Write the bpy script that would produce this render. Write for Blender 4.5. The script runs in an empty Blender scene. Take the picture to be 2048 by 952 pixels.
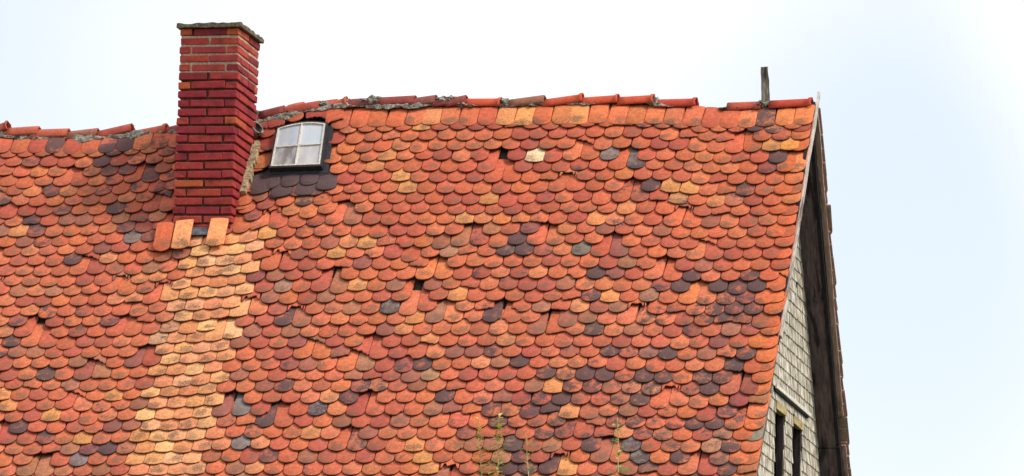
import bpy, bmesh, math, random
from mathutils import Vector, Matrix, noise
random.seed(7)
sc = bpy.context.scene
COL = sc.collection

# ------------------------------------------------------------------ camera
H = 11.0                                   # ridge height above the ground
A = 0.945                                  # roof pitch (radians)
CA, SA = math.cos(A), math.sin(A)
FPX = 10249.9                              # focal length in pixels of a 2048 px wide frame
CAM = Vector((7.7031, -46.9748, H - 9.4350))
CF = Vector((-0.21716, 0.96162, 0.16769)); CR = Vector((0.97611, 0.21525, 0.02969)); CU = CR.cross(CF)
cd = bpy.data.cameras.new('camera'); cam = bpy.data.objects.new('camera', cd); COL.objects.link(cam)
cd.sensor_width = 36; cd.lens = FPX / 2048 * 36; cd.clip_start = 0.5; cd.clip_end = 5000
m3 = Matrix((CR, CU, -CF)).transposed()
cam.matrix_world = Matrix.Translation(CAM) @ m3.to_4x4()
sc.camera = cam

# ------------------------------------------------------------------ sky, sun, exposure
SUN_EL, SUN_AZ = math.radians(50), math.radians(-12)      # azimuth from +X towards -Y
to_sun = Vector((math.cos(SUN_EL) * math.cos(SUN_AZ), math.cos(SUN_EL) * math.sin(SUN_AZ), math.sin(SUN_EL)))
w = bpy.data.worlds.new('World'); sc.world = w; w.use_nodes = True
nt = w.node_tree; nt.nodes.clear()
out = nt.nodes.new('ShaderNodeOutputWorld'); bg = nt.nodes.new('ShaderNodeBackground')
sky = nt.nodes.new('ShaderNodeTexSky'); sky.sky_type = 'NISHITA'; sky.sun_disc = False
sky.sun_elevation = SUN_EL; sky.sun_rotation = math.atan2(to_sun.x, to_sun.y)
sky.air_density = 1.0; sky.dust_density = 2.0; sky.ozone_density = 1.0
tc = nt.nodes.new('ShaderNodeTexCoord')
mp = nt.nodes.new('ShaderNodeMapping'); mp.inputs['Location'].default_value = (0.0, 0.0, 0.6)
ns = nt.nodes.new('ShaderNodeTexNoise'); ns.inputs['Scale'].default_value = 5.0; ns.inputs['Detail'].default_value = 2.5
ns.inputs['Roughness'].default_value = 0.45
mr = nt.nodes.new('ShaderNodeMapRange'); mr.interpolation_type = 'SMOOTHSTEP'
mr.inputs['From Min'].default_value = 0.36; mr.inputs['From Max'].default_value = 0.56
mr.inputs['To Min'].default_value = 0.52; mr.inputs['To Max'].default_value = 1.0
mixw = nt.nodes.new('ShaderNodeMix'); mixw.data_type = 'RGBA'
mixw.inputs['B'].default_value = (5.45, 5.5, 5.6, 1)          # thin bright cloud deck
L = nt.links.new
L(tc.outputs['Generated'], mp.inputs['Vector']); L(mp.outputs['Vector'], ns.inputs['Vector'])
L(ns.outputs['Fac'], mr.inputs['Value']); L(mr.outputs['Result'], mixw.inputs['Factor'])
L(sky.outputs['Color'], mixw.inputs['A']); L(mixw.outputs['Result'], bg.inputs['Color'])
bg.inputs['Strength'].default_value = 0.10
L(bg.outputs['Background'], out.inputs['Surface'])

sd_ = bpy.data.lights.new('sun', 'SUN'); sun = bpy.data.objects.new('sun', sd_); COL.objects.link(sun)
sd_.energy = 1.5; sd_.angle = math.radians(10); sd_.color = (1.0, 0.90, 0.76)
sun.rotation_euler = (-to_sun).to_track_quat('-Z', 'Y').to_euler(); sun.location = (10, -10, 30)
sc.view_settings.view_transform = 'Standard'; sc.view_settings.look = 'None'
sc.view_settings.gamma = 1.0; sc.view_settings.use_curve_mapping = False
sc.view_settings.exposure = 1.03
sc.render.engine = 'CYCLES'

# ------------------------------------------------------------------ helpers: camera maths
def proj(p):
    v = Vector(p) - CAM; z = v.dot(CF)
    return (1024 + FPX * v.dot(CR) / z, 476 - FPX * v.dot(CU) / z)
def ray(px, py):
    return CF + CR * ((px - 1024) / FPX) + CU * ((476 - py) / FPX)
def on_plane(px, py, n, p0):
    d = ray(px, py); n = Vector(n)
    return CAM + d * ((Vector(p0) - CAM).dot(n) / d.dot(n))
def ridge_at(px, py):                      # point of the ridge plane (y = 0) seen at a pixel
    return on_plane(px, py, (0, 1, 0), (0, 0, H))

SAG = [(-12, -.17), (-8.1, -.19), (-7.06, -.20), (-6.27, -.165), (-5.5, -.07), (-4.85, .03), (-4.05, .045), (-2.08, .05),
       (-1.35, .03), (-.82, -.012), (0, 0), (1, 0)]
def sag(x):
    for (a, za), (b, zb) in zip(SAG, SAG[1:]):
        if x <= b or b == 1:
            t = min(1, max(0, (x - a) / (b - a))); t = t * t * (3 - 2 * t)
            return za + (zb - za) * t
    return 0
LROOF = 6.3                                # slope length from ridge to eave
XL = -12.0                                 # far end of the house
def bump(x, s):
    return noise.noise(Vector((x * .9, s * .9, 3.1))) * .018 + noise.noise(Vector((x * 2.6, s * 2.6, 8.2))) * .007
def roof_pt(x, s, h=0.0):
    n = Vector((0, -SA, CA))
    p = Vector((x, -s * CA, H - s * SA)) + Vector((0, 0, sag(x) * max(0, 1 - s / 5.6)))
    return p + n * (h + bump(x, s))
def roof_frame(x, s):
    p = roof_pt(x, s)
    tx = (roof_pt(x + .05, s) - roof_pt(x - .05, s)).normalized()
    us = (roof_pt(x, s - .05) - roof_pt(x, s + .05)).normalized()
    n = tx.cross(us).normalized(); us = n.cross(tx)
    return p, tx, us, n
def on_roof(px, py, h=0.05):               # (x, s) of the roof surface seen at a pixel
    q = on_plane(px, py, (0, -SA, CA), (0, 0, H)); x, s = q.x, (H - q.z) / SA
    for _ in range(8):
        u0 = proj(roof_pt(x, s, h)); ux = proj(roof_pt(x + .01, s, h)); us = proj(roof_pt(x, s + .01, h))
        a, b = (ux[0] - u0[0]) / .01, (us[0] - u0[0]) / .01; c, d = (ux[1] - u0[1]) / .01, (us[1] - u0[1]) / .01
        ex, ey = px - u0[0], py - u0[1]; D = a * d - b * c
        x += (ex * d - b * ey) / D; s += (a * ey - c * ex) / D
    return x, s

# ------------------------------------------------------------------ helpers: objects
def link(o, parent=None):
    COL.objects.link(o)
    if parent is not None: o.parent = parent
    return o
def mesh_obj(name, verts, faces, mat, parent=None, smooth=False):
    me = bpy.data.meshes.new(name); me.from_pydata([tuple(v) for v in verts], [], faces); me.update()
    if mat: me.materials.append(mat)
    if smooth:
        for p in me.polygons: p.use_smooth = True
    return link(bpy.data.objects.new(name, me), parent)
def bm_obj(name, bm, mat, parent=None, smooth=False):
    bmesh.ops.recalc_face_normals(bm, faces=bm.faces)
    me = bpy.data.meshes.new(name); bm.to_mesh(me); bm.free()
    if mat: me.materials.append(mat)
    if smooth:
        for p in me.polygons: p.use_smooth = True
    return link(bpy.data.objects.new(name, me), parent)
def add_box(bm, c, ax, ay, az, hx, hy, hz, jit=0.0, bev=0.0):
    vs = []
    for i in (-1, 1):
        for j in (-1, 1):
            for k in (-1, 1):
                p = Vector(c) + Vector(ax) * (hx * i) + Vector(ay) * (hy * j) + Vector(az) * (hz * k)
                if jit: p += Vector([random.uniform(-jit, jit) for _ in range(3)])
                vs.append(bm.verts.new(p))
    f = [(0, 1, 3, 2), (4, 6, 7, 5), (0, 4, 5, 1), (2, 3, 7, 6), (0, 2, 6, 4), (1, 5, 7, 3)]
    fs = [bm.faces.new([vs[i] for i in q]) for q in f]
    if bev:
        es = list({e for q in fs for e in q.edges})
        bmesh.ops.bevel(bm, geom=es, offset=bev, segments=1, affect='EDGES', profile=.5)
EX, EY, EZ = Vector((1, 0, 0)), Vector((0, 1, 0)), Vector((0, 0, 1))
def empty(name, loc, parent=None):
    o = bpy.data.objects.new(name, None); o.location = loc; o.empty_display_size = .2
    return link(o, parent)
def tag(o, label, cat, group=None):
    o['label'] = label; o['category'] = cat
    if group: o['group'] = group

# ------------------------------------------------------------------ helpers: materials
class NT:
    def __init__(s, name):
        s.m = bpy.data.materials.new(name); s.m.use_nodes = True; s.t = s.m.node_tree; s.t.nodes.clear()
        s.out = s.n('ShaderNodeOutputMaterial'); s.b = s.n('ShaderNodeBsdfPrincipled')
        s.l(s.b.outputs['BSDF'], s.out.inputs['Surface'])
        s.g = s.n('ShaderNodeNewGeometry')
    def n(s, k, **kw):
        x = s.t.nodes.new(k)
        for a, v in kw.items(): setattr(x, a, v)
        return x
    def l(s, a, b): s.t.links.new(a, b)
    def put(s, sock, v):
        if isinstance(v, bpy.types.NodeSocket): s.l(v, sock)
        elif isinstance(v, tuple): sock.default_value = v if len(v) == 4 or sock.type == 'VECTOR' else (*v, 1)
        else: sock.default_value = v
    def noise(s, vec, scale, detail=3, rough=.55, dist=0):
        x = s.n('ShaderNodeTexNoise'); s.l(vec, x.inputs['Vector']); x.inputs['Scale'].default_value = scale
        x.inputs['Detail'].default_value = detail; x.inputs['Roughness'].default_value = rough; x.inputs['Distortion'].default_value = dist
        return x.outputs['Fac']
    def math(s, op, a, b=0.0, c=None, clamp=False):
        x = s.n('ShaderNodeMath', operation=op, use_clamp=clamp); s.put(x.inputs[0], a); s.put(x.inputs[1], b)
        if c is not None: s.put(x.inputs[2], c)
        return x.outputs[0]
    def ramp(s, v, lo, hi, tlo=0.0, thi=1.0):
        x = s.n('ShaderNodeMapRange', interpolation_type='SMOOTHSTEP')
        s.put(x.inputs['Value'], v); s.put(x.inputs['From Min'], lo); s.put(x.inputs['From Max'], hi)
        s.put(x.inputs['To Min'], tlo); s.put(x.inputs['To Max'], thi); return x.outputs['Result']
    def mix(s, f, a, b, mode='MIX'):
        x = s.n('ShaderNodeMix', data_type='RGBA', blend_type=mode)
        s.put(x.inputs['Factor'], f); s.put(x.inputs['A'], a); s.put(x.inputs['B'], b); return x.outputs['Result']
    def scalevec(s, v, sc3):
        x = s.n('ShaderNodeVectorMath', operation='MULTIPLY'); s.l(v, x.inputs[0]); x.inputs[1].default_value = sc3; return x.outputs[0]
    def bump(s, h, strength, dist):
        x = s.n('ShaderNodeBump'); x.inputs['Strength'].default_value = strength; x.inputs['Distance'].default_value = dist
        s.l(h, x.inputs['Height']); s.l(x.outputs['Normal'], s.b.inputs['Normal'])
    def done(s, col, rough=.85, spec=.3):
        s.put(s.b.inputs['Base Color'], col); s.put(s.b.inputs['Roughness'], rough); s.b.inputs['Specular IOR Level'].default_value = spec
        return s.m

def clay_material(name, source):
    """Weathered clay: per-piece tint, soot and bleaching; colour comes with the object (or, in the joined field, with the vertices)."""
    k = NT(name)
    if source == 'object':
        oi = k.n('ShaderNodeObjectInfo'); tint, soot = oi.outputs['Color'], oi.outputs['Alpha']
    else:
        at = k.n('ShaderNodeAttribute', attribute_name='tint'); tint, soot = at.outputs['Color'], at.outputs['Alpha']
    off = k.scalevec(tint, (37.0, 91.0, 53.0))
    va = k.n('ShaderNodeVectorMath', operation='ADD'); k.l(k.g.outputs['Position'], va.inputs[0]); k.l(off, va.inputs[1])
    P = va.outputs[0]
    uv = k.n('ShaderNodeUVMap', uv_map='UVMap'); sep = k.n('ShaderNodeSeparateXYZ'); k.l(uv.outputs['UV'], sep.inputs[0])
    u, v = sep.outputs[0], sep.outputs[1]
    # mottling
    n1 = k.noise(P, 22, 4, .6); col = k.mix(1.0, tint, k.mix(n1, (.50, .42, .42), (1.42, 1.52, 1.55)), 'MULTIPLY')
    # algae / weather patch that sits on the part lying free to the rain
    wn = k.n('ShaderNodeTexWhiteNoise', noise_dimensions='3D'); k.l(tint, wn.inputs['Vector'])
    sw = k.n('ShaderNodeSeparateColor'); k.l(wn.outputs['Color'], sw.inputs[0]); r1, r2, r3 = sw.outputs[0], sw.outputs[1], sw.outputs[2]
    du = k.math('MULTIPLY', k.math('SUBTRACT', u, k.math('MULTIPLY_ADD', r1, .7, .15)), 1.7)
    dv = k.math('MULTIPLY', k.math('SUBTRACT', v, k.math('MULTIPLY_ADD', r2, .18, .07)), 4.6)
    d = k.math('SQRT', k.math('ADD', k.math('MULTIPLY', du, du), k.math('MULTIPLY', dv, dv)))
    n2 = k.noise(P, 19, 6, .75)
    patch = k.ramp(k.math('SUBTRACT', k.math('MULTIPLY_ADD', n2, 3.0, -.75), d), -.15, .50)
    patch = k.math('MULTIPLY', k.math('MULTIPLY', patch, k.ramp(k.noise(P, 95, 4, .8), .38, .56, .2, 1.0)), k.ramp(r3, .12, .8, .15, 1.0))
    col = k.mix(patch, col, k.mix(k.noise(P, 70, 4, .7), (.085, .046, .034), (.30, .175, .105)))
    col = k.mix(k.ramp(k.noise(P, 55, 6, .8), .47, .62, 0, .5), col, (.19, .062, .04))
    # soot, black-violet
    n3 = k.math('ADD', k.math('MULTIPLY', k.noise(P, 10.5, 7, .76, .6), .62), k.math('MULTIPLY', k.noise(k.g.outputs['Position'], 4.6, 5, .65), .38))
    th = k.math('SUBTRACT', 1.02, k.math('MULTIPLY', soot, 1.0))
    sm = k.ramp(k.math('SUBTRACT', k.math('MULTIPLY_ADD', n3, 1.5, -.25), th), -.07, .10)
    col = k.mix(k.math('MULTIPLY', sm, .92), col, k.mix(k.noise(P, 60, 4, .7), (.020, .014, .022), (.165, .098, .095)))
    # grey lichen specks and pits
    n4 = k.noise(P, 120, 3, .7); col = k.mix(k.ramp(n4, .62, .74, 0, .5), col, (.34, .27, .20))
    n5 = k.noise(P, 46, 4, .7); col = k.mix(k.ramp(n5, .64, .74, 0, .75), col, (.045, .026, .018))
    col = k.mix(k.math('MULTIPLY', k.math('LESS_THAN', v, -.1), .85), col, (.035, .022, .02))     # cut edge of the tail darkened to near black
    hgt = k.math('ADD', k.math('MULTIPLY', k.noise(P, 120, 5, .75), .9), k.math('MULTIPLY', n2, 1.1))
    k.bump(hgt, .55, .005)
    return k.done(col, .8, .25)
M = {}
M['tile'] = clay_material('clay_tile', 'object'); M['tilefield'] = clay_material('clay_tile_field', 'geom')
def simple(name, c0, c1, scale=30, rough=.85, bump=.4, bd=.004, stretch=None, c2=None, spec=.25):
    k = NT(name); P = k.g.outputs['Position']
    if stretch: P = k.scalevec(P, stretch)
    n = k.noise(P, scale, 5, .65); col = k.mix(k.ramp(n, .32, .68), c0, c1)
    if c2: col = k.mix(k.ramp(k.noise(P, scale * .35, 4, .6), .52, .66), col, c2)
    k.bump(k.noise(P, scale * 2.2, 4, .7), bump, bd)
    return k.done(col, rough, spec)
M['deck'] = simple('old_batten_wood', (.018, .013, .011), (.05, .036, .028), 14)
M['mortar'] = simple('grey_mortar', (.09, .085, .075), (.44, .41, .34), 34, .95, .9, .012, None, (.05, .05, .045))
M['mortar_pale'] = simple('pale_lime_mortar', (.26, .20, .13), (.52, .43, .31), 40, .95, .6, .006)
M['mortar_dark'] = simple('sooty_joint_mortar', (.045, .026, .02), (.13, .07, .045), 40, .95, .6, .006)
M['fillet'] = simple('cement_fillet', (.26, .19, .11), (.56, .45, .28), 40, .95, .9, .01, None, (.20, .15, .10))
M['cap'] = simple('weathered_concrete', (.06, .05, .035), (.26, .215, .15), 45, .95, 1.0, .012, None, (.13, .11, .05))
M['iron'] = simple('black_sheet_iron', (.012, .011, .016), (.035, .03, .036), 25, .55, .3, .002, spec=.4)
M['lead'] = simple('dull_lead', (.04, .045, .055), (.13, .14, .16), 18, .5, .2, .002, spec=.5)
M['putty'] = simple('old_white_putty', (.42, .38, .32), (.78, .75, .70), 70, .8, .6, .004)
M['soffit'] = simple('dark_soffit_wood', (.07, .052, .060), (.16, .115, .125), 6, .85, .5, .004, (6, 1, 1), (.022, .017, .02))
M['rafter'] = simple('tarred_rafter_wood', (.008, .007, .012), (.024, .019, .025), 6, .85, .5, .004, (6, 1, 1))
M['verge_pale'] = simple('bleached_verge_batten', (.34, .31, .28), (.66, .62, .58), 9, .8, .5, .003, (6, 1, 1), (.16, .13, .12))
M['verge_brown'] = simple('faded_verge_wood', (.26, .165, .14), (.46, .32, .28), 9, .8, .5, .003, (6, 1, 1), (.16, .10, .09))
M['postwood'] = simple('grey_weathered_post', (.13, .115, .085), (.42, .38, .30), 5, .9, .9, .008, (9, 9, .9), (.035, .03, .026))
M['lintel'] = simple('yellowed_lintel_wood', (.28, .20, .09), (.50, .40, .21), 7, .8, .4, .003, (3, 1, 3))
M['shutter'] = simple('dark_shutter_wood', (.016, .011, .013), (.055, .04, .042), 6, .75, .4, .003, (5, 9, .6))
M['plaster'] = simple('grey_lime_plaster', (.30, .28, .24), (.46, .43, .37), 3, .9, .3, .004)
M['paint'] = simple('chalky_white_paint', (.52, .48, .43), (.80, .77, .72), 20, .7, .3, .002)
M['stem'] = simple('dry_weed_stem', (.50, .30, .16), (.70, .50, .28), 30, .7, .2, .002)

k = NT('shingle_wood'); oi = k.n('ShaderNodeObjectInfo'); P = k.scalevec(k.g.outputs['Position'], (18, 18, 1.0))
base = k.mix(k.ramp(k.noise(P, 2.6, 4, .65), .30, .66), (.20, .18, .145), (.80, .76, .68))
rnd = k.noise(k.scalevec(k.g.outputs['Position'], (0.1, 11, 9)), 1.0, 1)
base = k.mix(1.0, base, k.mix(k.ramp(rnd, .3, .7), (.58, .56, .52), (1.12, 1.1, 1.06)), 'MULTIPLY')
k.bump(k.noise(P, 2.5, 4, .7), .7, .006); M['shingle'] = k.done(base, .85, .2)

k = NT('brick_clay'); oi = k.n('ShaderNodeObjectInfo'); P = k.g.outputs['Position']
c = k.mix(1.0, oi.outputs['Color'], k.mix(k.noise(P, 28, 5, .65), (.45, .40, .46), (1.42, 1.5, 1.4)), 'MULTIPLY')
c = k.mix(k.ramp(k.noise(P, 7, 4, .6), .50, .70, 0, .6), c, (.10, .022, .034))
c = k.mix(k.ramp(k.noise(P, 38, 4, .7), .66, .76, 0, .6), c, (.42, .22, .14))
k.bump(k.math('ADD', k.noise(P, 130, 4, .7), k.noise(P, 45, 4, .7)), .9, .008); M['brick'] = k.done(c, .9, .2)

k = NT('dusty_sky_tinted_pane'); P = k.g.outputs['Position']; oi = k.n('ShaderNodeObjectInfo')  # dust mottling over a base colour that holds the reflected sky
n = k.noise(k.scalevec(P, (9, 3, 3)), 1.4, 4, .6)
c = k.mix(k.ramp(n, .35, .68), oi.outputs['Color'], k.mix(.55, oi.outputs['Color'], (.60, .60, .61)))
c = k.mix(k.ramp(k.noise(P, 60, 3, .7), .66, .75, 0, .5), c, (.2, .19, .18))
k.b.inputs['Coat Weight'].default_value = .9; k.b.inputs['Coat Roughness'].default_value = .06
M['pane'] = k.done(c, .28, .5)

def leafmat(name, c0, c1):
    k = NT(name); P = k.g.outputs['Position']
    k.b.inputs['Subsurface Weight'].default_value = 0.0
    tr = k.n('ShaderNodeBsdfTranslucent'); mx = k.n('ShaderNodeMixShader'); mx.inputs[0].default_value = .35
    c = k.mix(k.ramp(k.noise(P, 16, 2), .35, .65), c0, c1); k.l(c, tr.inputs['Color'])
    k.l(k.b.outputs['BSDF'], mx.inputs[1]); k.l(tr.outputs['BSDF'], mx.inputs[2]); k.l(mx.outputs[0], k.out.inputs['Surface'])
    return k.done(c, .55, .3)
M['leaf'] = leafmat('weed_leaf', (.16, .32, .06), (.48, .50, .09))
M['leaf_yellow'] = leafmat('weed_leaf_yellow', (.62, .50, .07), (.78, .62, .18))
M['leaf_green'] = leafmat('weed_leaf_green', (.10, .34, .10), (.30, .52, .16))
k = NT('meadow'); P = k.g.outputs['Position']
M['ground'] = k.done(k.mix(k.ramp(k.noise(P, .4, 6, .6), .35, .65), (.05, .075, .025), (.11, .12, .05)), .95, .1)

# ------------------------------------------------------------------ ground
g = mesh_obj('ground', [(-1500, -1500, 0), (1500, -1500, 0), (1500, 1500, 0), (-1500, 1500, 0)], [(0, 1, 2, 3)], M['ground'])
g['kind'] = 'structure'

# ------------------------------------------------------------------ the house: walls and roof decks
house = empty('old_house', (0, 0, 0))
tag(house, 'old house with steep red clay-tiled roof, brick chimney and grey shingled gable', 'house')
OV = .262                                  # roof overhang past the gable wall
YE, ZE = LROOF * CA, H - LROOF * SA        # eave
bm = bmesh.new()
add_box(bm, ((XL - .1 - OV - .25) / 2, 0, (ZE + .1) / 2), EX, EY, EZ, (-.25 - OV - XL - .1) / 2, YE - .45, (ZE + .1) / 2)
bm_obj('wall', bm, M['plaster'], house)
# near and far deck follow the sag; each is a closed slab
def deck_mesh(bm, side, x0, x1, top, th, nx=60, nsd=24, s0=0.0, s1=LROOF):
    grid = []
    for lay in (top, top - th):
        g2 = []
        for i in range(nx + 1):
            x = x0 + (x1 - x0) * i / nx; row = []
            for j in range(nsd + 1):
                s = s0 + (s1 - s0) * j / nsd; p = roof_pt(x, s, lay)
                if side < 0: p = Vector((p.x, -p.y, p.z))
                row.append(bm.verts.new(p))
            g2.append(row)
        grid.append(g2)
    a, b = grid
    for i in range(nx):
        for j in range(nsd):
            bm.faces.new((a[i][j], a[i][j + 1], a[i + 1][j + 1], a[i + 1][j])); bm.faces.new((b[i][j], b[i + 1][j], b[i + 1][j + 1], b[i][j + 1]))
    for i in range(nx):
        for j in (0, nsd): bm.faces.new((a[i][j], a[i + 1][j], b[i + 1][j], b[i][j]))
    for j in range(nsd):
        for i in (0, nx): bm.faces.new((a[i][j], b[i][j], b[i][j + 1], a[i][j + 1]))
bm = bmesh.new(); deck_mesh(bm, 1, XL, -.035, -.012, .05); deck_mesh(bm, -1, XL, -.035, -.012, .05)
roof = bm_obj('roof', bm, M['deck'], house)

# ------------------------------------------------------------------ tile meshes
TW, TL, TT, EXPO = .0885, .375, .0150, .1436
def tile_mesh(name, kind, seed, TL=TL):
    r = random.Random(seed); N = 14; xs = [-TW * math.cos(math.pi * i / N) for i in range(N + 1)]
    ys = []
    wv = r.uniform(-.005, .005); dd = r.uniform(.074, .088)
    for x in xs:
        q = min(1, abs(x) / TW)
        if kind == 'segment': y = .030 * q ** 2.2
        else:
            y = dd * (1 - (1 - min(1.0, q) ** 2.05) ** .5)
        ys.append(y + wv * (x / TW) + r.uniform(-.0012, .0012))
    if kind == 'chip':
        side = r.choice((-1, 1)); c = r.uniform(.3, .8); dep = r.uniform(.025, .06)
        for i, x in enumerate(xs):
            t = side * x / TW - (1 - c) * 1.0
            if t > 0: ys[i] = max(ys[i], dep * min(1, t * 2.2) + r.uniform(-.008, .01))
    if kind == 'broken':
        lo = r.uniform(.02, .055); sl = r.uniform(-.03, .03)
        for i, x in enumerate(xs): ys[i] = max(ys[i], lo + sl * x / TW + r.uniform(-.007, .007))
    if kind == 'half':
        for i, x in enumerate(xs): ys[i] = max(ys[i], .12 + .05 * x / TW * r.choice((-1, 1)) + r.uniform(-.012, .012))
    cam_ = r.uniform(.003, .006)
    zc = lambda x: -cam_ * (x / TW) ** 2
    V, F, UV = [], [], []
    def ring(yf, zf, shrink=1.0):
        st = len(V)
        for i, x in enumerate(xs): V.append((x * shrink, yf(i), zf(x))); 
        return st
    b0 = ring(lambda i: ys[i], lambda x: zc(x))                       # lower edge of the tail
    t0 = ring(lambda i: ys[i], lambda x: zc(x) + TT - .0035)
    t1 = ring(lambda i: ys[i] + .0045, lambda x: zc(x) + TT, .965)
    t2 = ring(lambda i: max(ys[i] + .02, .11), lambda x: zc(x) + TT + .0012, .965)
    t3 = ring(lambda i: TL, lambda x: zc(x) + TT, .965)
    b1 = ring(lambda i: TL, lambda x: zc(x))
    for A_, B_ in ((b0, t0), (t0, t1), (t1, t2), (t2, t3), (t3, b1), (b1, b0)):
        for i in range(N): F.append((A_ + i, A_ + i + 1, B_ + i + 1, B_ + i))
    for i in (0, N):
        loop = [b0 + i, t0 + i, t1 + i, t2 + i, t3 + i, b1 + i]
        F.append(tuple(loop if i == 0 else reversed(loop)))
    me = bpy.data.meshes.new(name); me.from_pydata(V, [], F); me.update()
    uvl = me.uv_layers.new(name='UVMap')
    for lp in me.loops:
        x, y, z = V[lp.vertex_index]; uvl.data[lp.index].uv = ((x / TW + 1) / 2, y / .375 + 1e-3)
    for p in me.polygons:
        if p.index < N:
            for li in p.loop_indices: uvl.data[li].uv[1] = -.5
    me.materials.append(M['tile'])
    for p in me.polygons:
        p.use_smooth = (2 * N <= p.index < 4 * N)
    return me, V, F
TILES = {'round': [tile_mesh('clay_tile', 'round', i) for i in range(7)], 'segment': [tile_mesh('segment_clay_tile', 'segment', 40 + i) for i in range(4)],
         'chip': [tile_mesh('chipped_clay_tile', 'chip', 60 + i) for i in range(6)], 'broken': [tile_mesh('broken_clay_tile', 'broken', 80 + i) for i in range(5)],
         'half': [tile_mesh('snapped_clay_tile', 'half', 95 + i) for i in range(3)]}
for kd in ('round', 'segment', 'chip', 'broken'):      # cut tiles of the two courses under the ridge
    for tag_, ln in (('_cut0', .305), ('_cut1', .36)):
        TILES[kd + tag_] = [tile_mesh('cut_clay_tile', kd, 120 + i + int(ln * 1000), ln) for i in range(4)]

# ------------------------------------------------------------------ where chimney and roof window stand
cx1, cs = on_roof(463, 458); cx0, _ = on_roof(347, 458)
CHX0, CHX1 = cx0, cx1
CHY0 = roof_pt((cx0 + cx1) / 2, cs, .05).y
CHY1 = CHY0 + .74
CHTOP = on_plane(368, 57, (0, 1, 0), (0, CHY0, 0)).z
wbl = on_roof(541, 337, .09); wbr = on_roof(642, 333, .09); wtr = on_roof(653, 250, .09); wtl = on_roof(556, 260, .09)

# ------------------------------------------------------------------ paint plan of the tiles (where the photograph shows which colour)
def plan(lst): return [on_roof(*p[:2]) + tuple(p[2:]) for p in lst]
OCHRE = plan([(1000, 232), (1037, 232), (1155, 233), (853, 232), (840, 266), (758, 308), (766, 333), (790, 352), (800, 375), (965, 395), (720, 487),
              (716, 573), (820, 640), (1183, 668), (1135, 824), (630, 874), (848, 888), (853, 922), (866, 945), (665, 511), (1577, 293), (1356, 385), (1340, 400), (1372, 390),
              (150, 880), (25, 470), (10, 800), (243, 798), (180, 876), (298, 872), (925, 440), (905, 590), (1145, 930), (1120, 775),
              (1210, 605), (520, 470), (550, 475), (95, 842), (30, 820), (1555, 293)])
ORANGE = plan([(745, 238), (1192, 236), (1228, 236), (1266, 234), (1305, 236), (690, 285), (685, 325), (690, 310), (670, 330), (1400, 310), (1440, 310), (1545, 560), (1300, 230),
               (1340, 270), (1250, 345), (140, 490), (1520, 870), (1505, 920), (1320, 925), (720, 270), (1030, 440), (995, 445), (860, 480), (1000, 300), (1500, 690),
               (1540, 720), (1530, 780), (1380, 600), (1390, 820), (1365, 820), (890, 560), (850, 560), (660, 780), (80, 345), (110, 400), (610, 700), (640, 700)])
CREAM = plan([(1070, 327)])
DARK = plan([(1527, 238), (1522, 262), (78, 322), (280, 335), (305, 330), (98, 385), (180, 405), (75, 465), (130, 428), (60, 440), (15, 405), (30, 410), (285, 455), (250, 465), (275, 440), (310, 430), (325, 408), (338, 385), (322, 440),
             (520, 405), (560, 395), (610, 388), (640, 375), (505, 425), (600, 415), (930, 462), (1022, 490), (1036, 513), (1003, 514), (1010, 580), (1092, 495), (1100, 636), (1180, 560), (1186, 600),
             (1170, 655), (1200, 625), (1250, 718), (1330, 715), (1345, 750), (1285, 762), (1285, 790), (1180, 822), (1160, 800), (1110, 800), (1083, 752), (1325, 867), (1440, 860), (1470, 730), (1465, 770),
             (1290, 930), (1108, 945), (565, 775), (630, 812), (575, 745), (18, 690), (85, 742), (20, 640), (330, 668), (300, 570), (322, 690), (175, 762), (35, 855), (575, 635), (550, 575), (800, 732),
             (880, 802), (790, 757), (1362, 422), (1360, 405), (1475, 405), (1500, 380), (1555, 318), (1525, 340), (1310, 383), (1295, 395), (1150, 700), (1210, 700), (980, 640), (1190, 550), (690, 800), (770, 770), (730, 785),
             (545, 905), (700, 905), (430, 905), (195, 900), (215, 895), (90, 870), (920, 880), (1395, 855), (1240, 700), (1310, 700), (1050, 720), (985, 715), (1190, 850), (1170, 890), (1480, 800), (1400, 790), (1380, 770), (1440, 830),
             (245, 350), (225, 430), (310, 350), (330, 345), (160, 520), (240, 540), (100, 290), (225, 292), (215, 640), (545, 850), (860, 740), (1415, 925), (1260, 790), (1230, 770)])
GREY = plan([(770, 615), (1180, 495), (495, 890), (1272, 905), (1290, 925), (165, 922), (1535, 880), (620, 815), (490, 830), (330, 480), (275, 470), (1270, 330), (1205, 310)])
MISS = plan([(833, 588), (822, 566), (838, 606), (1020, 330), (1100, 633), (95, 660), (660, 560), (1330, 520), (1400, 590), (880, 530), (470, 640), (1240, 480), (760, 690)])
PATCH = [(476, 395, 541), (532, 367, 512), (587, 342, 507), (643, 331, 476), (699, 309, 456), (755, 300, 442), (811, 281, 437), (867, 267, 430), (923, 264, 407), (952, 255, 382), (1060, 215, 345)]
def in_patch(px, py):
    if py < 478 or py > 1060: return False
    for (a, l0, r0), (b, l1, r1) in zip(PATCH, PATCH[1:]):
        if a <= py <= b:
            t = (py - a) / (b - a); return l0 + (l1 - l0) * t - 2 < px < r0 + (r1 - r0) * t + 2
    return False
def near(lst, x, s, rx=.10, rs=.085):
    return any(abs(x - q[0]) < rx and abs(s - q[1]) < rs for q in lst)

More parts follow.
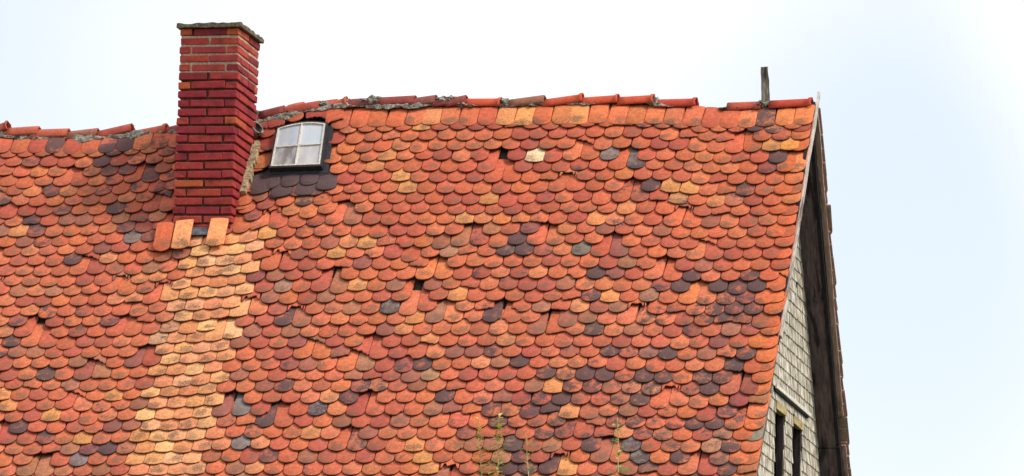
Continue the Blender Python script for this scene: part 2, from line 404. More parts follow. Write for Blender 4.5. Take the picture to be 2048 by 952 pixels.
# ------------------------------------------------------------------ lay the tiles
def row_s(i):
    if i == 0: return .335
    return .388 + (i - 1) * EXPO
NROW = int((LROOF - .39) / EXPO) + 1
tiles = []                                 # dict per tile
rt = random.Random(21)
for i in range(NROW + 1):
    xoff = (.0885 if i % 2 else 0) + rt.uniform(-.012, .012)
    x = -.095 - (xoff if xoff > .03 else xoff)
    if i % 2 == 0: x = -.088 + rt.uniform(-.006, .006)
    else: x = -.088 - .0885 + rt.uniform(-.008, .008)
    first = True
    while x > XL + .1:
        pitch = .1795 + rt.uniform(-.0022, .0022)
        s = row_s(i) + noise.noise(Vector((x * .55, i * .37, 1.0))) * .026 + noise.noise(Vector((x * 2.3, i * .9, 5.0))) * .010 + rt.gauss(0, .0045)
        tiles.append(dict(i=i, x=x, s=s, rot=rt.gauss(0, .022), lift=abs(rt.gauss(0, .0026)), kind='round', verge=first))
        first = False
        x -= pitch
    if i % 2 == 1:                         # half tile closes the odd rows at the verge
        tiles.append(dict(i=i, x=-.088 + .0, s=row_s(i) + rt.gauss(0, .003), rot=rt.gauss(0, .01), lift=-.006, kind='round', verge=True))
def mark(lst, key, n=1, reach=.16):
    for q in lst:
        c = sorted(tiles, key=lambda t: (t['x'] - q[0]) ** 2 + ((t['s'] - .06 - q[1]) * 1.3) ** 2)[:n]
        for t in c:
            if abs(t['x'] - q[0]) < reach and abs(t['s'] - .06 - q[1]) < reach: t[key] = True
mark(DARK, 'dark'); mark(GREY, 'grey'); mark(OCHRE, 'ochre'); mark(ORANGE, 'orange'); mark(CREAM, 'cream'); mark(MISS[3:], 'miss'); mark(MISS[:1], 'miss', 2)
keep = []; gone = []
WX0 = min(wbl[0], wtl[0]) - .07; WX1 = max(wbr[0], wtr[0]) + .045; WS0 = min(wtl[1], wtr[1]) - .10; WS1 = max(wbl[1], wbr[1]) + .05
CS0 = (CHY1 / -CA); 
for t in tiles:
    x, s, i = t['x'], t['s'], t['i']
    px, py = proj(roof_pt(x, s - .05, .05)); t['px'], t['py'] = px, py
    # openings: chimney and roof window
    if CHX0 - .06 < x < CHX1 + .07 and s - .02 < cs and s > -.3: continue
    if WX0 < x < WX1 and s < WS1 + .085 and s - .20 > WS0 - .12: continue
    vx, vs = x, s - .06
    r = rt.random()
    slate = (492 < px < 672 and 352 < py < 380)
    patch = in_patch(px, py)
    # kinds
    if r < .085: t['kind'] = 'chip'
    elif r < .125: t['kind'] = 'broken'
    elif r < .142: t['kind'] = 'half'
    elif r < .19: t['s'] += rt.uniform(.012, .045); t['rot'] += rt.gauss(0, .04)
    miss = rt.random() < .032 and i > 1
    if patch:
        t['kind'] = 'segment'; miss = False; t['rot'] *= .6
    if t.get('ochre') or t.get('cream'): t['kind'] = 'segment'; miss = False
    if i == 0 and -4.6 < x: t['kind'] = rt.choice(('segment', 'round', 'round', 'round')) if not (t.get('ochre') or t.get('orange')) else 'segment'; miss = False
    if slate: t['kind'] = 'round'; miss = False
    if t.get('miss'): miss = True
    if (miss or t['kind'] == 'half') and not t.get('miss'):
        if any(abs(x - a_) < .34 and abs(s - b_) < .34 for a_, b_ in gone): miss = False; t['kind'] = 'round' if t['kind'] == 'half' else t['kind']
        else: gone.append((x, s))
    if miss and not (4 < px < 2040 and py > 1000): continue
    # colours (linear), drifting over the roof
    f1 = noise.noise(Vector((x * .8, s * .8, 11))); f2 = noise.noise(Vector((x * 2.0, s * 2.0, 17)))
    pal = rt.random() + .22 * f2
    if pal < .14: c = (.47, .082, .046)
    elif pal < .42: c = (.57, .108, .048)
    elif pal < .80: c = (.62, .128, .050)
    elif pal < .96: c = (.65, .152, .062)
    else: c = (.68, .195, .075)
    if py > 430 and rt.random() < .14: c = (c[0] * .66, c[1] * .95, c[2] * 1.2)
    soot = max(0, .24 + .34 * f1 + .14 * f2 + rt.gauss(0, .09))
    if px > 960 and py > 540: soot += .13
    if 200 < px < 420 and py < 480: soot += .14
    if 660 < px < 1000 and py < 470: soot -= .12
    wgt = min(1, max(0, (py - 380) / 250)); c = (c[0] * (1 + .05 * wgt), c[1] * (1 + .10 * wgt) + .008 * wgt, c[2] * (1 + .14 * wgt) + .004 * wgt)
    if i == 0 and x > -3.6: c = rt.choice(((.64, .145, .055), (.68, .185, .065), (.60, .12, .05))); soot *= .4
    if patch:
        c = rt.choice(((.84, .33, .125), (.86, .37, .15), (.80, .29, .11), (.76, .25, .10), (.88, .41, .17))); soot = rt.uniform(0, .16)
        if px < 380 and py > 540: soot += .07
    if t.get('ochre'): c = (.74, .27, .085); soot = rt.uniform(0, .12)
    elif t.get('orange'): c = (.68, .165, .055); soot = rt.uniform(0, .12)
    if t.get('cream'): c = (.86, .56, .33); soot = 0
    if t.get('dark'): soot = rt.uniform(.40, .66); c = (c[0] * .8, c[1] * .9, c[2] * 1.1)
    if t.get('grey'): c = (.22, .175, .145); soot = rt.uniform(.4, .56)
    if slate: c = (.050, .045, .056); soot = .85
    if t['verge']: soot *= .4; c = (c[0] * 1.05, c[1], c[2] * .8)
    j = rt.uniform(.84, 1.12)
    t['col'] = (c[0] * j, 1.06 * c[1] * j * rt.uniform(.92, 1.10), 1.15 * c[2] * j * rt.uniform(.92, 1.12), min(1, max(0, soot)))
    t['patch'] = patch
    if i < 2: t['kind'] = (t['kind'] if t['kind'] != 'half' else 'broken') + '_cut%d' % i
    keep.append(t)
tiles = keep
GAP = .0062                                # old tiles are warped and do not seat tightly
TILT = (TT + GAP) / EXPO
def tile_matrix(t, extra=0.0, tilt=TILT):
    p, tx, us, n = roof_frame(t['x'], t['s'])
    th = .052 + extra + t['lift'] + (.004 if t['kind'] in ('half',) else 0)
    c, s_ = math.cos(t['rot']), math.sin(t['rot'])
    ux = tx * c + us * s_; uy = us * c - tx * s_
    tl = tilt * (.52 if t['i'] == 0 else 1)
    y2 = (uy - n * (tl + t['lift'] * 2)).normalized(); z2 = ux.cross(y2).normalized()
    o = p + n * th
    return Matrix(((ux.x, y2.x, z2.x, o.x), (ux.y, y2.y, z2.y, o.y), (ux.z, y2.z, z2.z, o.z), (0, 0, 0, 1)))
# exposed size decides which tiles are built one by one
byrow = {}
for t in tiles: byrow.setdefault(t['i'], []).append(t)
for t in tiles:
    up = [q['s'] for q in byrow.get(t['i'] - 1, []) if abs(q['x'] - t['x']) < .12]
    exp = t['s'] - max(up) if up else .30
    if t['i'] and len(up) < 2: exp += .06
    d = (roof_pt(t['x'], t['s']) - CAM).length
    vis = 22 < t['px'] < 1600 and 150 < t['py'] < 940
    t['score'] = (exp if vis else -1) * (48 / d) ** 2 + (.0 if not t['patch'] else 0)
plain = sorted([t for t in tiles if not t['patch']], key=lambda t: -t['score']); single = plain[:300]
patch_t = [t for t in tiles if t['patch'] and t['py'] < 965]
for t in single + patch_t: t['single'] = True
def add_single(t, name, parent, mat=None):
    me = random.choice(TILES[t['kind']])[0]
    o = bpy.data.objects.new(name, me); link(o, parent); o.matrix_world = mat or tile_matrix(t); o.color = t['col']; return o
for t in single: add_single(t, 'roof_tile', roof)
for t in patch_t: add_single(t, 'patch_tile', roof)
def field(name, lst, parent, mats):
    V, F, C, UVs = [], [], [], []; SM = []; EDG = []
    for t, mt in zip(lst, mats):
        me, tv, tf = random.choice(TILES[t['kind']]); b = len(V)
        V += [tuple(mt @ Vector(v)) for v in tv]; C += [t['col']] * len(tv); UVs += [((v[0] / TW + 1) / 2, v[1] / TL) for v in tv]
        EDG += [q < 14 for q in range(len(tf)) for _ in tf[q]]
        F += [tuple(b + q for q in f) for f in tf]; SM += [28 <= q < 56 for q in range(len(tf))]
    me = bpy.data.meshes.new(name); me.from_pydata(V, [], F); me.update()
    ca = me.color_attributes.new('tint', 'FLOAT_COLOR', 'POINT'); ca.data.foreach_set('color', [q for c in C for q in c])
    uvl = me.uv_layers.new(name='UVMap'); li = [0] * len(me.loops); me.loops.foreach_get('vertex_index', li)
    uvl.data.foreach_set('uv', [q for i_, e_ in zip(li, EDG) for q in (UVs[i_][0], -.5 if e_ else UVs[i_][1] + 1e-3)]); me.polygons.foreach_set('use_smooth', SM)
    me.materials.append(M['tilefield']); o = link(bpy.data.objects.new(name, me), parent); o['kind'] = 'stuff'; return o
rest = [t for t in tiles if not t.get('single')]
field('roof_tile_field', rest, roof, [tile_matrix(t) for t in rest])
# far slope: tiles along the verge (their edges show beyond the bargeboard)
far, mats = [], []
MIR = Matrix(((1, 0, 0, 0), (0, -1, 0, 0), (0, 0, 1, 0), (0, 0, 0, 1)))
FLIP = Matrix(((-1, 0, 0, 0), (0, 1, 0, 0), (0, 0, 1, 0), (0, 0, 0, 1)))
for i in range(NROW):
    for c_ in range(3):
        t = dict(i=i, x=-.050 - c_ * .18 - (.09 if i % 2 else 0) + rt.uniform(-.008, .012), s=row_s(i) + rt.gauss(0, .006), rot=rt.gauss(0, .02), lift=abs(rt.gauss(0, .002)),
                 kind=rt.choice(('round', 'round', 'chip')) + ('_cut%d' % i if i < 2 else ''), col=(.46 * rt.uniform(.8, 1.1), .28, .235, rt.uniform(0, .15)))
        if i % 2 and c_ == 0:
            q = dict(t); q['x'] = -.050; q['lift'] = -.005; far.append(q); mats.append(MIR @ tile_matrix(q) @ FLIP)
        far.append(t); mats.append(MIR @ tile_matrix(t) @ FLIP)
field('far_slope_tile_field', far, roof, mats)

# ------------------------------------------------------------------ verge boards, soffit, rafters
def rake_board(name, x0, x1, s0, s1, h0, h1, mat, side=1, parent=roof, seg=14, wob=0.0):
    """A board that runs along the slope (x0..x1 wide, between normal offsets h0 and h1)."""
    bm = bmesh.new(); rings = []
    for j in range(seg + 1):
        s = s0 + (s1 - s0) * j / seg; ring = []
        dx = noise.noise(Vector((s * 2.1, x0 * 9, h0 * 9))) * wob
        for (xx, hh) in ((x0, h0), (x1, h0), (x1, h1), (x0, h1)):
            n = Vector((0, -SA, CA)); p = Vector((xx + dx, -s * CA, H - s * SA)) + n * (hh + bump(0, s) + dx * .5)
            if side < 0: p.y = -p.y
            ring.append(bm.verts.new(p))
        rings.append(ring)
    for a, b in zip(rings, rings[1:]):
        for q in range(4): bm.faces.new((a[q], a[(q + 1) % 4], b[(q + 1) % 4], b[q]))
    bm.faces.new(rings[0]); bm.faces.new(rings[-1])
    return bm_obj(name, bm, mat, parent)
SV = on_roof(1560, 665)[1]
rake_board('verge_board', -.034, -.004, -.02, SV + .05, -.06, .036, M['rafter'], wob=.006)
rake_board('verge_strip', .0, .022, -.19, SV, -.035, .012, M['verge_pale'], wob=.008)
rake_board('verge_board', -.033, -.012, SV + .06, LROOF, -.07, .012, M['soffit'], wob=.006)
rake_board('soffit_board', -OV - .06, -.036, .02, LROOF, -.085, -.064, M['rafter'])
# far side: soffit planks and the flying rafter, seen from below
for (x0, x1, a, b, m_) in ((-OV + .004, -.072, .05, 3.62, 'soffit'), (-OV + .004, -.072, 3.63, LROOF, 'soffit')):
    rake_board('soffit_plank', x0, x1, a, b, -.085, -.064, M[m_], -1, wob=.004)
rake_board('flying_rafter', -.070, -.035, .03, 3.58, -.10, -.064, M['rafter'], -1, wob=.006)
rake_board('flying_rafter', -.070, -.030, 3.60, LROOF, -.11, -.064, M['rafter'], -1, wob=.006)
rake_board('verge_batten', -.033, .018, .02, 3.30, -.04, .030, M['verge_brown'], -1, wob=.008)
rake_board('verge_batten', -.033, .016, 3.62, LROOF, -.04, .030, M['verge_brown'], -1, wob=.008)

# ------------------------------------------------------------------ gable wall with shingles and the twin windows
GX = -OV
gp = lambda px, py: on_plane(px, py, (1, 0, 0), (GX, 0, 0))
w1a, w1b, w2a, w2b = gp(1548, 812).y, gp(1566, 830).y, gp(1583, 842).y, gp(1600, 862).y
WT = (gp(1548, 812).z + gp(1600, 862).z) / 2; WB = WT - 1.25
def roofz(y): return H - abs(y) * math.tan(A) - .10 / CA
ymax = YE - .45
bm = bmesh.new()
def col_quad(y0, y1, z0, z1a, z1b):
    vs = [bm.verts.new(p) for x in (GX - .012, GX - .16) for p in ((x, y0, z0), (x, y1, z0), (x, y1, z1b), (x, y0, z1a))]
    for f in ((0, 1, 2, 3), (7, 6, 5, 4), (0, 4, 5, 1), (1, 5, 6, 2), (2, 6, 7, 3), (3, 7, 4, 0)): bm.faces.new([vs[i] for i in f])
brk = sorted([-ymax, w1a, w1b, w2a, w2b, 0.0, ymax])
for a, b in zip(brk, brk[1:]):
    mid = (a + b) / 2; hole = w1a < mid < w1b or w2a < mid < w2b
    if hole:
        col_quad(a, b, 0.0, WB, WB); col_quad(a, b, WT, roofz(a), roofz(b))
    else: col_quad(a, b, 0.0, roofz(a), roofz(b))
gable = bm_obj('gable_wall', bm, M['deck'], house)
CP = .116
sh_mesh = []
for v in range(8):
    r = random.Random(300 + v); bm = bmesh.new(); hw = .0335; n = 3
    low = [r.uniform(-.003, .003) for _ in range(n + 1)]
    top = []
    for layer in (.0, .010):
        rowb, rowt = [], []
        for q in range(n + 1):
            y = -hw + 2 * hw * q / n
            rowb.append(bm.verts.new((layer + .012 + r.uniform(-.001, .001), y, low[q]))); rowt.append(bm.verts.new((layer * .5, y, .19)))
        top.append((rowb, rowt))
    (ab, at_), (bb, bt) = top
    for q in range(n):
        bm.faces.new((ab[q], ab[q + 1], at_[q + 1], at_[q])); bm.faces.new((bb[q], bt[q], bt[q + 1], bb[q + 1]))
        bm.faces.new((ab[q], bb[q], bb[q + 1], ab[q + 1])); bm.faces.new((at_[q], at_[q + 1], bt[q + 1], bt[q]))
    for q in (0, n): bm.faces.new((ab[q], at_[q], bt[q], bb[q]))
    bmesh.ops.recalc_face_normals(bm, faces=bm.faces)
    me = bpy.data.meshes.new('shingle'); bm.to_mesh(me); bm.free(); me.materials.append(M['shingle']); sh_mesh.append(me)
sh_in, sh_out = [], []
rs = random.Random(5)
missing = gp(1590, 585)
for c_ in range(70):
    z = H - .55 - c_ * CP
    if z < 1.0: break
    y = -ymax + (.037 if c_ % 2 else 0)
    while y < ymax:
        if z + .02 < roofz(y) - .02 and z + .10 < roofz(y) + .12 and not any(a - .03 < y < b + .03 and WB - .05 < z + .06 < WT + .13 for a, b in ((w1a, w1b), (w2a, w2b))):
            px, py = proj((GX, y, z + .05))
            vis = py < 975 and px < 1660 and (px > proj(roof_pt(0, max(.1, (H - z) / SA * .9)))[0] - 200)
            near_x = 0
            m4 = Matrix.Translation((GX + rs.uniform(-.001, .003), y + rs.uniform(-.003, .003), z + rs.gauss(0, .0018))) @ Matrix.Rotation(rs.gauss(0, .009), 4, 'X')
            if (Vector((0, y, z)) - Vector((0, missing.y, missing.z))).length < .06: y += .1; continue
            # hidden by the near slope?
            hit = on_plane(px, py, (0, -SA, CA), (0, 0, H)); hid = hit.x < -.02
            (sh_in if vis and not hid else sh_out).append((m4, rs.randrange(8)))
        y += .075 + rs.uniform(-.002, .002)
for m4, v in sh_in[:300]:
    o = bpy.data.objects.new('shingle', sh_mesh[v]); link(o, gable); o.matrix_world = m4
V, F = [], []
for m4, v in sh_out + sh_in[300:]:
    b = len(V); V += [m4 @ q.co for q in sh_mesh[v].vertices]; F += [tuple(b + i for i in p.vertices) for p in sh_mesh[v].polygons]
o = mesh_obj('shingle_field', V, F, M['shingle'], gable); o['kind'] = 'stuff'
# drip board over the windows
db0, db1 = gp(1543, 768).y, gp(1612, 838).y; DZ = (gp(1545, 768).z + gp(1612, 838).z) / 2
bm = bmesh.new(); add_box(bm, (GX + .046, (db0 + db1) / 2, DZ + .004), EX, EY, EZ, .007, (db1 - db0) / 2, .017, .0025)
bm_obj('drip_fascia', bm, M['paint'], gable)
bm = bmesh.new(); add_box(bm, (GX + .018, (db0 + db1) / 2 - .02, DZ - .012), EX, EY, EZ, .020, (db1 - db0) / 2 - .05, .022, .002)
bm_obj('drip_board', bm, M['rafter'], gable)
for a, b in ((w1a, w1b), (w2a, w2b)):
    bm = bmesh.new()
    for yy in (a + .02, b - .02): add_box(bm, (GX - .02, yy, (WT + WB) / 2), EX, EY, EZ, .03, .02, (WT - WB) / 2 - .001, .002)
    add_box(bm, (GX - .02, (a + b) / 2, WB + .02), EX, EY, EZ, .05, (b - a) / 2 - .042, .02)
    win = bm_obj('gable_window', bm, M['shutter'], house)
    bm = bmesh.new(); add_box(bm, (GX + .005, (a + b) / 2, WT + .025), EX, EY, EZ, .026, (b - a) / 2 + .02, .036, .003); bm_obj('lintel', bm, M['lintel'], win)
    nb = 4; bw = (b - a - .09) / nb
    for q in range(nb):
        bm = bmesh.new(); add_box(bm, (GX - .075 + rs.uniform(-.004, .004), a + .045 + bw * (q + .5), (WT + WB) / 2 + .01), EX, EY, EZ, .011, bw / 2 - .004, (WT - WB) / 2 - .03, .002)
        bm_obj('shutter_plank', bm, M['shutter'], win)

# ------------------------------------------------------------------ chimney
chim_z0 = roof_pt(CHX0, cs).z - .35
bm = bmesh.new(); ins = .024
add_box(bm, ((CHX0 + CHX1) / 2, (CHY0 + CHY1) / 2, (chim_z0 + CHTOP - .43) / 2), EX, EY, EZ, (CHX1 - CHX0) / 2 - ins, (CHY1 - CHY0) / 2 - ins, (CHTOP - .43 - chim_z0) / 2)
chim = bm_obj('chimney', bm, M['mortar_dark'], house)
bm = bmesh.new()
add_box(bm, ((CHX0 + CHX1) / 2, (CHY0 + CHY1) / 2, CHTOP - .25), EX, EY, EZ, (CHX1 - CHX0) / 2 - .011, (CHY1 - CHY0) / 2 - .011, .178)
bm_obj('repointed_mortar', bm, M['mortar_pale'], chim)
NC = 23; CPITCH = .0862; BH = .0342
rb = random.Random(99); brick_me = []
for q in range(5):
    for Lh, nm in (((.139), 'full'), (.066, 'half')):
        bm = bmesh.new(); add_box(bm, (0, 0, 0), EX, EY, EZ, Lh, .058, BH, .0035, .006)
        bmesh.ops.recalc_face_normals(bm, faces=bm.faces); me = bpy.data.meshes.new('brick'); bm.to_mesh(me); bm.free(); me.materials.append(M['brick']); brick_me.append((nm, me))
def brick(cx, cy, z, half_len, along, course, shade):
    nm = 'full' if half_len > .1 else 'half'; me = rb.choice([m for n_, m in brick_me if n_ == nm])
    o = bpy.data.objects.new('brick', me); link(o, chim)
    sx = half_len / (.139 if nm == 'full' else .066)
    rz = (0 if along == 'x' else math.pi / 2) + rb.gauss(0, .012)
    o.matrix_world = Matrix.Translation((cx + rb.gauss(0, .0025), cy + rb.gauss(0, .0025), z + rb.gauss(0, .0015))) @ Matrix.Rotation(rz, 4, 'Z') @ Matrix.Rotation(rb.gauss(0, .008), 4, 'Y') @ Matrix.Diagonal((sx, 1, rb.uniform(.95, 1.03) * (.93 if course < 5 else 1), 1))
    c = rb.choice(((.38, .044, .050), (.42, .054, .050), (.34, .038, .050), (.46, .070, .052), (.38, .050, .055)))
    if rb.random() < .10: c = (.52, .11, .05)
    if rb.random() < .10: c = (.26, .032, .04)
    o.color = (c[0], c[1], c[2], 1)
WX, WY = CHX1 - CHX0, CHY1 - CHY0
J = .010
for c_ in range(NC + 4):
    z = CHTOP - BH - .004 - c_ * CPITCH
    if z < chim_z0: break
    if c_ % 2:                              # stretchers on the front, corners belong to front and back
        fl = (WX - J) / 4
        for yy in (CHY0 + .058, CHY1 - .058):
            brick(CHX0 + fl, yy, z, fl - .004, 'x', c_, 0); brick(CHX1 - fl, yy, z, fl - .004, 'x', c_, 0)
        inner = WY - .232 - 2 * J
        for xx in (CHX0 + .058, CHX1 - .058):
            brick(xx, CHY0 + .116 + J + .135, z, .135, 'y', c_, 1); brick(xx, CHY1 - .116 - J - (inner - .27 - J) / 2, z, (inner - .27 - J) / 2, 'y', c_, 1)
    else:                                   # corners belong to the sides: header, stretcher, header on the front
        fl = (WY - J) / 4
        for xx in (CHX0 + .058, CHX1 - .058):
            brick(xx, CHY0 + fl, z, fl - .001, 'y', c_, 1); brick(xx, CHY1 - fl, z, fl - .001, 'y', c_, 1)
        inner = WX - .232 - 2 * J
        for yy in (CHY0 + .058, CHY1 - .058):
            fx = .135; rest_ = (inner - 2 * fx - J) / 2
            if rest_ > .05:
                brick(CHX0 + .116 + J + fx, yy, z, fx, 'x', c_, 0); brick(CHX1 - .116 - J - rest_, yy, z, rest_, 'x', c_, 0)
            else: brick((CHX0 + CHX1) / 2, yy, z, inner / 2, 'x', c_, 0)
# cap slab: a thin, crumbling concrete plate
def rough_slab(name, x0, x1, y0, y1, z0, z1, mat, parent, amp, n=26, seed=0):
    bm = bmesh.new(); G = []
    for lay, zz in ((0, z0), (1, z1)):
        g2 = []
        for i in range(n + 1):
            row = []
            for j in range(n + 1):
                x = x0 + (x1 - x0) * i / n; y = y0 + (y1 - y0) * j / n
                e = noise.noise_vector(Vector((x * 14, y * 14, seed + lay * .4))) * amp
                edge = (i in (0, n)) + (j in (0, n))
                row.append(bm.verts.new((x + e.x * (1 if edge else .3), y + e.y * (1 if edge else .3), zz + (e.z * 1.0 if lay else e.z * .3))))
            g2.append(row)
        G.append(g2)
    a, b = G
    for i in range(n):
        for j in range(n): bm.faces.new((a[i][j], a[i][j + 1], a[i + 1][j + 1], a[i + 1][j])); bm.faces.new((b[i][j], b[i + 1][j], b[i + 1][j + 1], b[i][j + 1]))
    for i in range(n):
        for j in (0, n): bm.faces.new((a[i][j], a[i + 1][j], b[i + 1][j], b[i][j])); bm.faces.new((a[j][i], b[j][i], b[j][i + 1], a[j][i + 1]))
    return bm_obj(name, bm, mat, parent)
rough_slab('cap_slab', CHX0 - .03, CHX1 + .028, CHY0 - .03, CHY1 + .025, CHTOP + .004, CHTOP + .044, M['cap'], chim, .016)

# ------------------------------------------------------------------ ridge
def lumpy(bm, c, r, amp, seed, sq=(1, 1, 1), sub=3):
    g_ = bmesh.ops.create_icosphere(bm, subdivisions=sub, radius=1.0)
    for v in g_['verts']:
        d = v.co.normalized(); q = 1 + amp * noise.noise(d * 2.6 + Vector((seed, 0, 0))) + amp * .6 * noise.noise(d * 6.5 + Vector((0, seed, 0)))
        v.co = Vector(c) + Vector((d.x * r * sq[0], d.y * r * sq[1], d.z * r * sq[2])) * q
def ridge_z(px_, cap=True):
    for (a, b), (c, d) in zip(RL, RL[1:]):
        if a <= px_ <= c: return b + (d - b) * (px_ - a) / (c - a)
    return RL[-1][1] if px_ > RL[-1][0] else RL[0][1]
# mortar bed under the caps, broken here and there
RL = [(-200, 270), (0, 266), (80, 272), (200, 270), (300, 262), (355, 258), (505, 240), (570, 226), (640, 213), (700, 206), (760, 208), (870, 205), (930, 208), (1000, 209), (1090, 206), (1165, 205), (1240, 202), (1310, 204), (1395, 214)]
bm = bmesh.new(); rings = []
xs_ = [-400 + q * 6 for q in range(300)]
xs_ = [q for q in xs_ if q < 1392]
for q, px in enumerate(xs_):
    p = ridge_at(px, ridge_z(px) - 2); ring = []
    dropf = .042 + .075 * max(0, noise.noise(Vector((px * .02, 0, 2))) + .25) + .025 * noise.noise(Vector((px * .09, 4, 2)))
    if px > 880: dropf *= .5
    for k_ in range(15):
        th = math.pi * k_ / 14; yy = -math.cos(th); zz = math.sin(th)
        nz = noise.noise_vector(Vector((p.x * 16, yy * 3, zz * 3))) * .016 + noise.noise_vector(Vector((p.x * 45, yy * 7, zz * 7))) * .008
        ring.append(bm.verts.new(Vector((p.x, yy * (.062 + dropf * .75), p.z - .012 - dropf + zz * (.018 + dropf))) + nz * .8))
    rings.append(ring)
for a, b in zip(rings, rings[1:]):
    for k_ in range(14): bm.faces.new((a[k_], b[k_], b[k_ + 1], a[k_ + 1]))
    bm.faces.new((a[0], a[14], b[14], b[0]))
bm.faces.new(rings[0]); bm.faces.new(rings[-1])
for px, py, r, sq in ((512, 228, .05, (1.3, 1.4, .8)), (700, 206, .05, (1.5, 1.6, .7)), (728, 206, .055, (1.6, 1.7, .7)), (750, 205, .068, (1.2, 1.7, .9)), (650, 212, .05, (1.5, 1.7, .8)), (1012, 208, .06, (.7, 1.75, .85)), (930, 212, .055, (1.2, 1.9, .8)),
                      (946, 215, .05, (1.4, 2.0, .6)), (1065, 213, .045, (1.6, 2.2, .6)), (1313, 205, .055, (.6, 1.7, .95)), (1305, 211, .045, (.8, 2.0, .6)), (820, 213, .045, (2.2, 2.1, .6)), (575, 226, .05, (1.5, 1.8, .8)), (82, 282, .05, (1.2, 2.4, .7)), (600, 225, .05, (2, 2, .7)), (886, 203, .06, (1.2, 1.5, .8)),
                      (905, 201, .055, (1.0, 1.5, .8))):
    lumpy(bm, ridge_at(px, py), r, .5, px * .37, sq)
ridge = bm_obj('ridge', bm, M['mortar'], house)
def ridge_cap(px0, yt0, px1, yt1, rad, col, flange, name='ridge_tile', seed=0, soot=.2):
    p0 = ridge_at(px0, yt0); p1 = ridge_at(px1, yt1); ax = (p1 - p0); Lc = ax.length; ax.normalize()
    sd = Vector((0, -1, 0)); up = ax.cross(Vector((0, 1, 0))).normalized() * -1
    if up.z < 0: up = -up
    V, F, UV = [], [], []; N = 14; r = random.Random(seed)
    st = [0, .25, .5, .75, .9, .93, 1.0] if flange else [0, .25, .5, .75, 1.0]
    pr = []
    for q in st:
        rr = rad * (1 + .04 * (1 - q))
        if flange and q >= .93: rr *= 1.14
        pr.append((q, rr, (0 if not (flange and q >= .93) else 0)))
    th = .013
    for inner in (0, 1):
        for q, rr, _ in pr:
            jx = r.uniform(-.006, .006) if q in (0, 1.0) else 0
            for k_ in range(N + 1):
                an = math.radians(-8) + math.radians(196) * k_ / N; R_ = rr - th * inner
                jj = noise.noise(Vector((k_ * .6, q * 3, seed))) * .004 + (noise.noise(Vector((k_ * 1.1, q, seed + 9))) * .010 if q in (0, 1.0) else 0)
                V.append(p0 + ax * (Lc * q + jj + jx) + sd * (math.cos(an) * R_ * 1.02) + up * (math.sin(an) * R_ * .92 - rad * .92 + (0 if q < .93 or not flange else rad * .0)))
                UV.append((k_ / N, .4 + q * .5))
    W_ = N + 1; K = len(pr)
    for inner in (0, 1):
        o_ = inner * K * W_
        for q in range(K - 1):
            for k_ in range(N):
                f = (o_ + q * W_ + k_, o_ + (q + 1) * W_ + k_, o_ + (q + 1) * W_ + k_ + 1, o_ + q * W_ + k_ + 1); F.append(f if not inner else f[::-1])
    o_ = K * W_
    for q in (0, K - 1):
        for k_ in range(N):
            f = (q * W_ + k_, q * W_ + k_ + 1, o_ + q * W_ + k_ + 1, o_ + q * W_ + k_); F.append(f if q == 0 else f[::-1])
    for q in range(K - 1):
        for k_ in (0, N): F.append((q * W_ + k_, o_ + q * W_ + k_, o_ + (q + 1) * W_ + k_, (q + 1) * W_ + k_))
    me = bpy.data.meshes.new(name); me.from_pydata([tuple(v) for v in V], [], F); me.update()
    uvl = me.uv_layers.new(name='UVMap')
    for lp in me.loops: uvl.data[lp.index].uv = UV[lp.vertex_index % len(UV)]
    me.materials.append(M['tile'])
    for p in me.polygons: p.use_smooth = p.index < (K - 1) * N * 2
    o = link(bpy.data.objects.new(name, me), ridge); o.color = (*col, soot); return o
OLD1, OLD2, OLD3, NEW, NEW2, BRN = (.50, .11, .06), (.40, .075, .05), (.26, .05, .045), (.60, .085, .035), (.50, .055, .03), (.30, .12, .075)
CAPS = [(-62, 262, -18, 256, OLD1, 0, .3), (-22, 256, 16, 243, OLD2, 1, .2), (14, 257, 80, 252, OLD1, 0, .3), (68, 260, 139, 257, OLD1, 0, .25), (137, 264, 198, 256, (.36, .12, .075), 0, .45), (193, 264, 264, 247, OLD2, 0, .3),
        (252, 266, 334, 249, OLD1, 1, .25), (328, 257, 372, 246, OLD3, 0, .35), (460, 240, 524, 226, OLD2, 0, .3), (522, 223, 568, 211, OLD3, 0, .35), (560, 216, 641, 201, OLD2, 0, .3), (636, 213, 694, 195, OLD1, 1, .2), (690, 200, 752, 195, OLD3, 0, .5),
        (756, 196, 832, 191, OLD3, 0, .3), (815, 199, 872, 190, (.24, .07, .06), 0, .4), (870, 197, 906, 194, OLD3, 0, .5), (893, 199, 933, 190, OLD3, 0, .4), (930, 198, 1004, 197, NEW, 1, .05), (1020, 200, 1089, 190, BRN, 0, .4), (1087, 200, 1166, 188, NEW, 1, .05),
        (1163, 196, 1238, 190, NEW, 1, .05), (1236, 195, 1309, 190, NEW, 1, .05), (1310, 200, 1394, 197, NEW2, 1, .12), (1457, 206, 1524, 203, (.52, .09, .05), 1, .5), (1541, 202, 1625, 197, NEW2, 1, .12)]
for n_, (a, ya, b, yb, c, fl, so) in enumerate(CAPS):
    ridge_cap(a, ya, b, yb, .094 if n_ < 17 else .086, c, fl, seed=n_ * 3.7, soot=so)
# mortar at the post, grey scraps under the last caps
bm = bmesh.new()
for px, py, r, sq in ((1530, 210, .055, (1.1, 1.6, .75)), (1522, 211, .04, (1.2, 2.2, .8)), (1452, 220, .035, (1.8, 2.6, .55)), (1480, 219, .03, (3.0, 2.6, .5)), (1620, 211, .03, (1.0, 2.0, .5)), (1600, 212, .03, (2.0, 2.2, .5)), (1560, 214, .03, (2.0, 2.4, .5))):
    lumpy(bm, ridge_at(px, py), r, .5, px * .21, sq)
bm_obj('ridge_mortar', bm, M['mortar'], ridge)

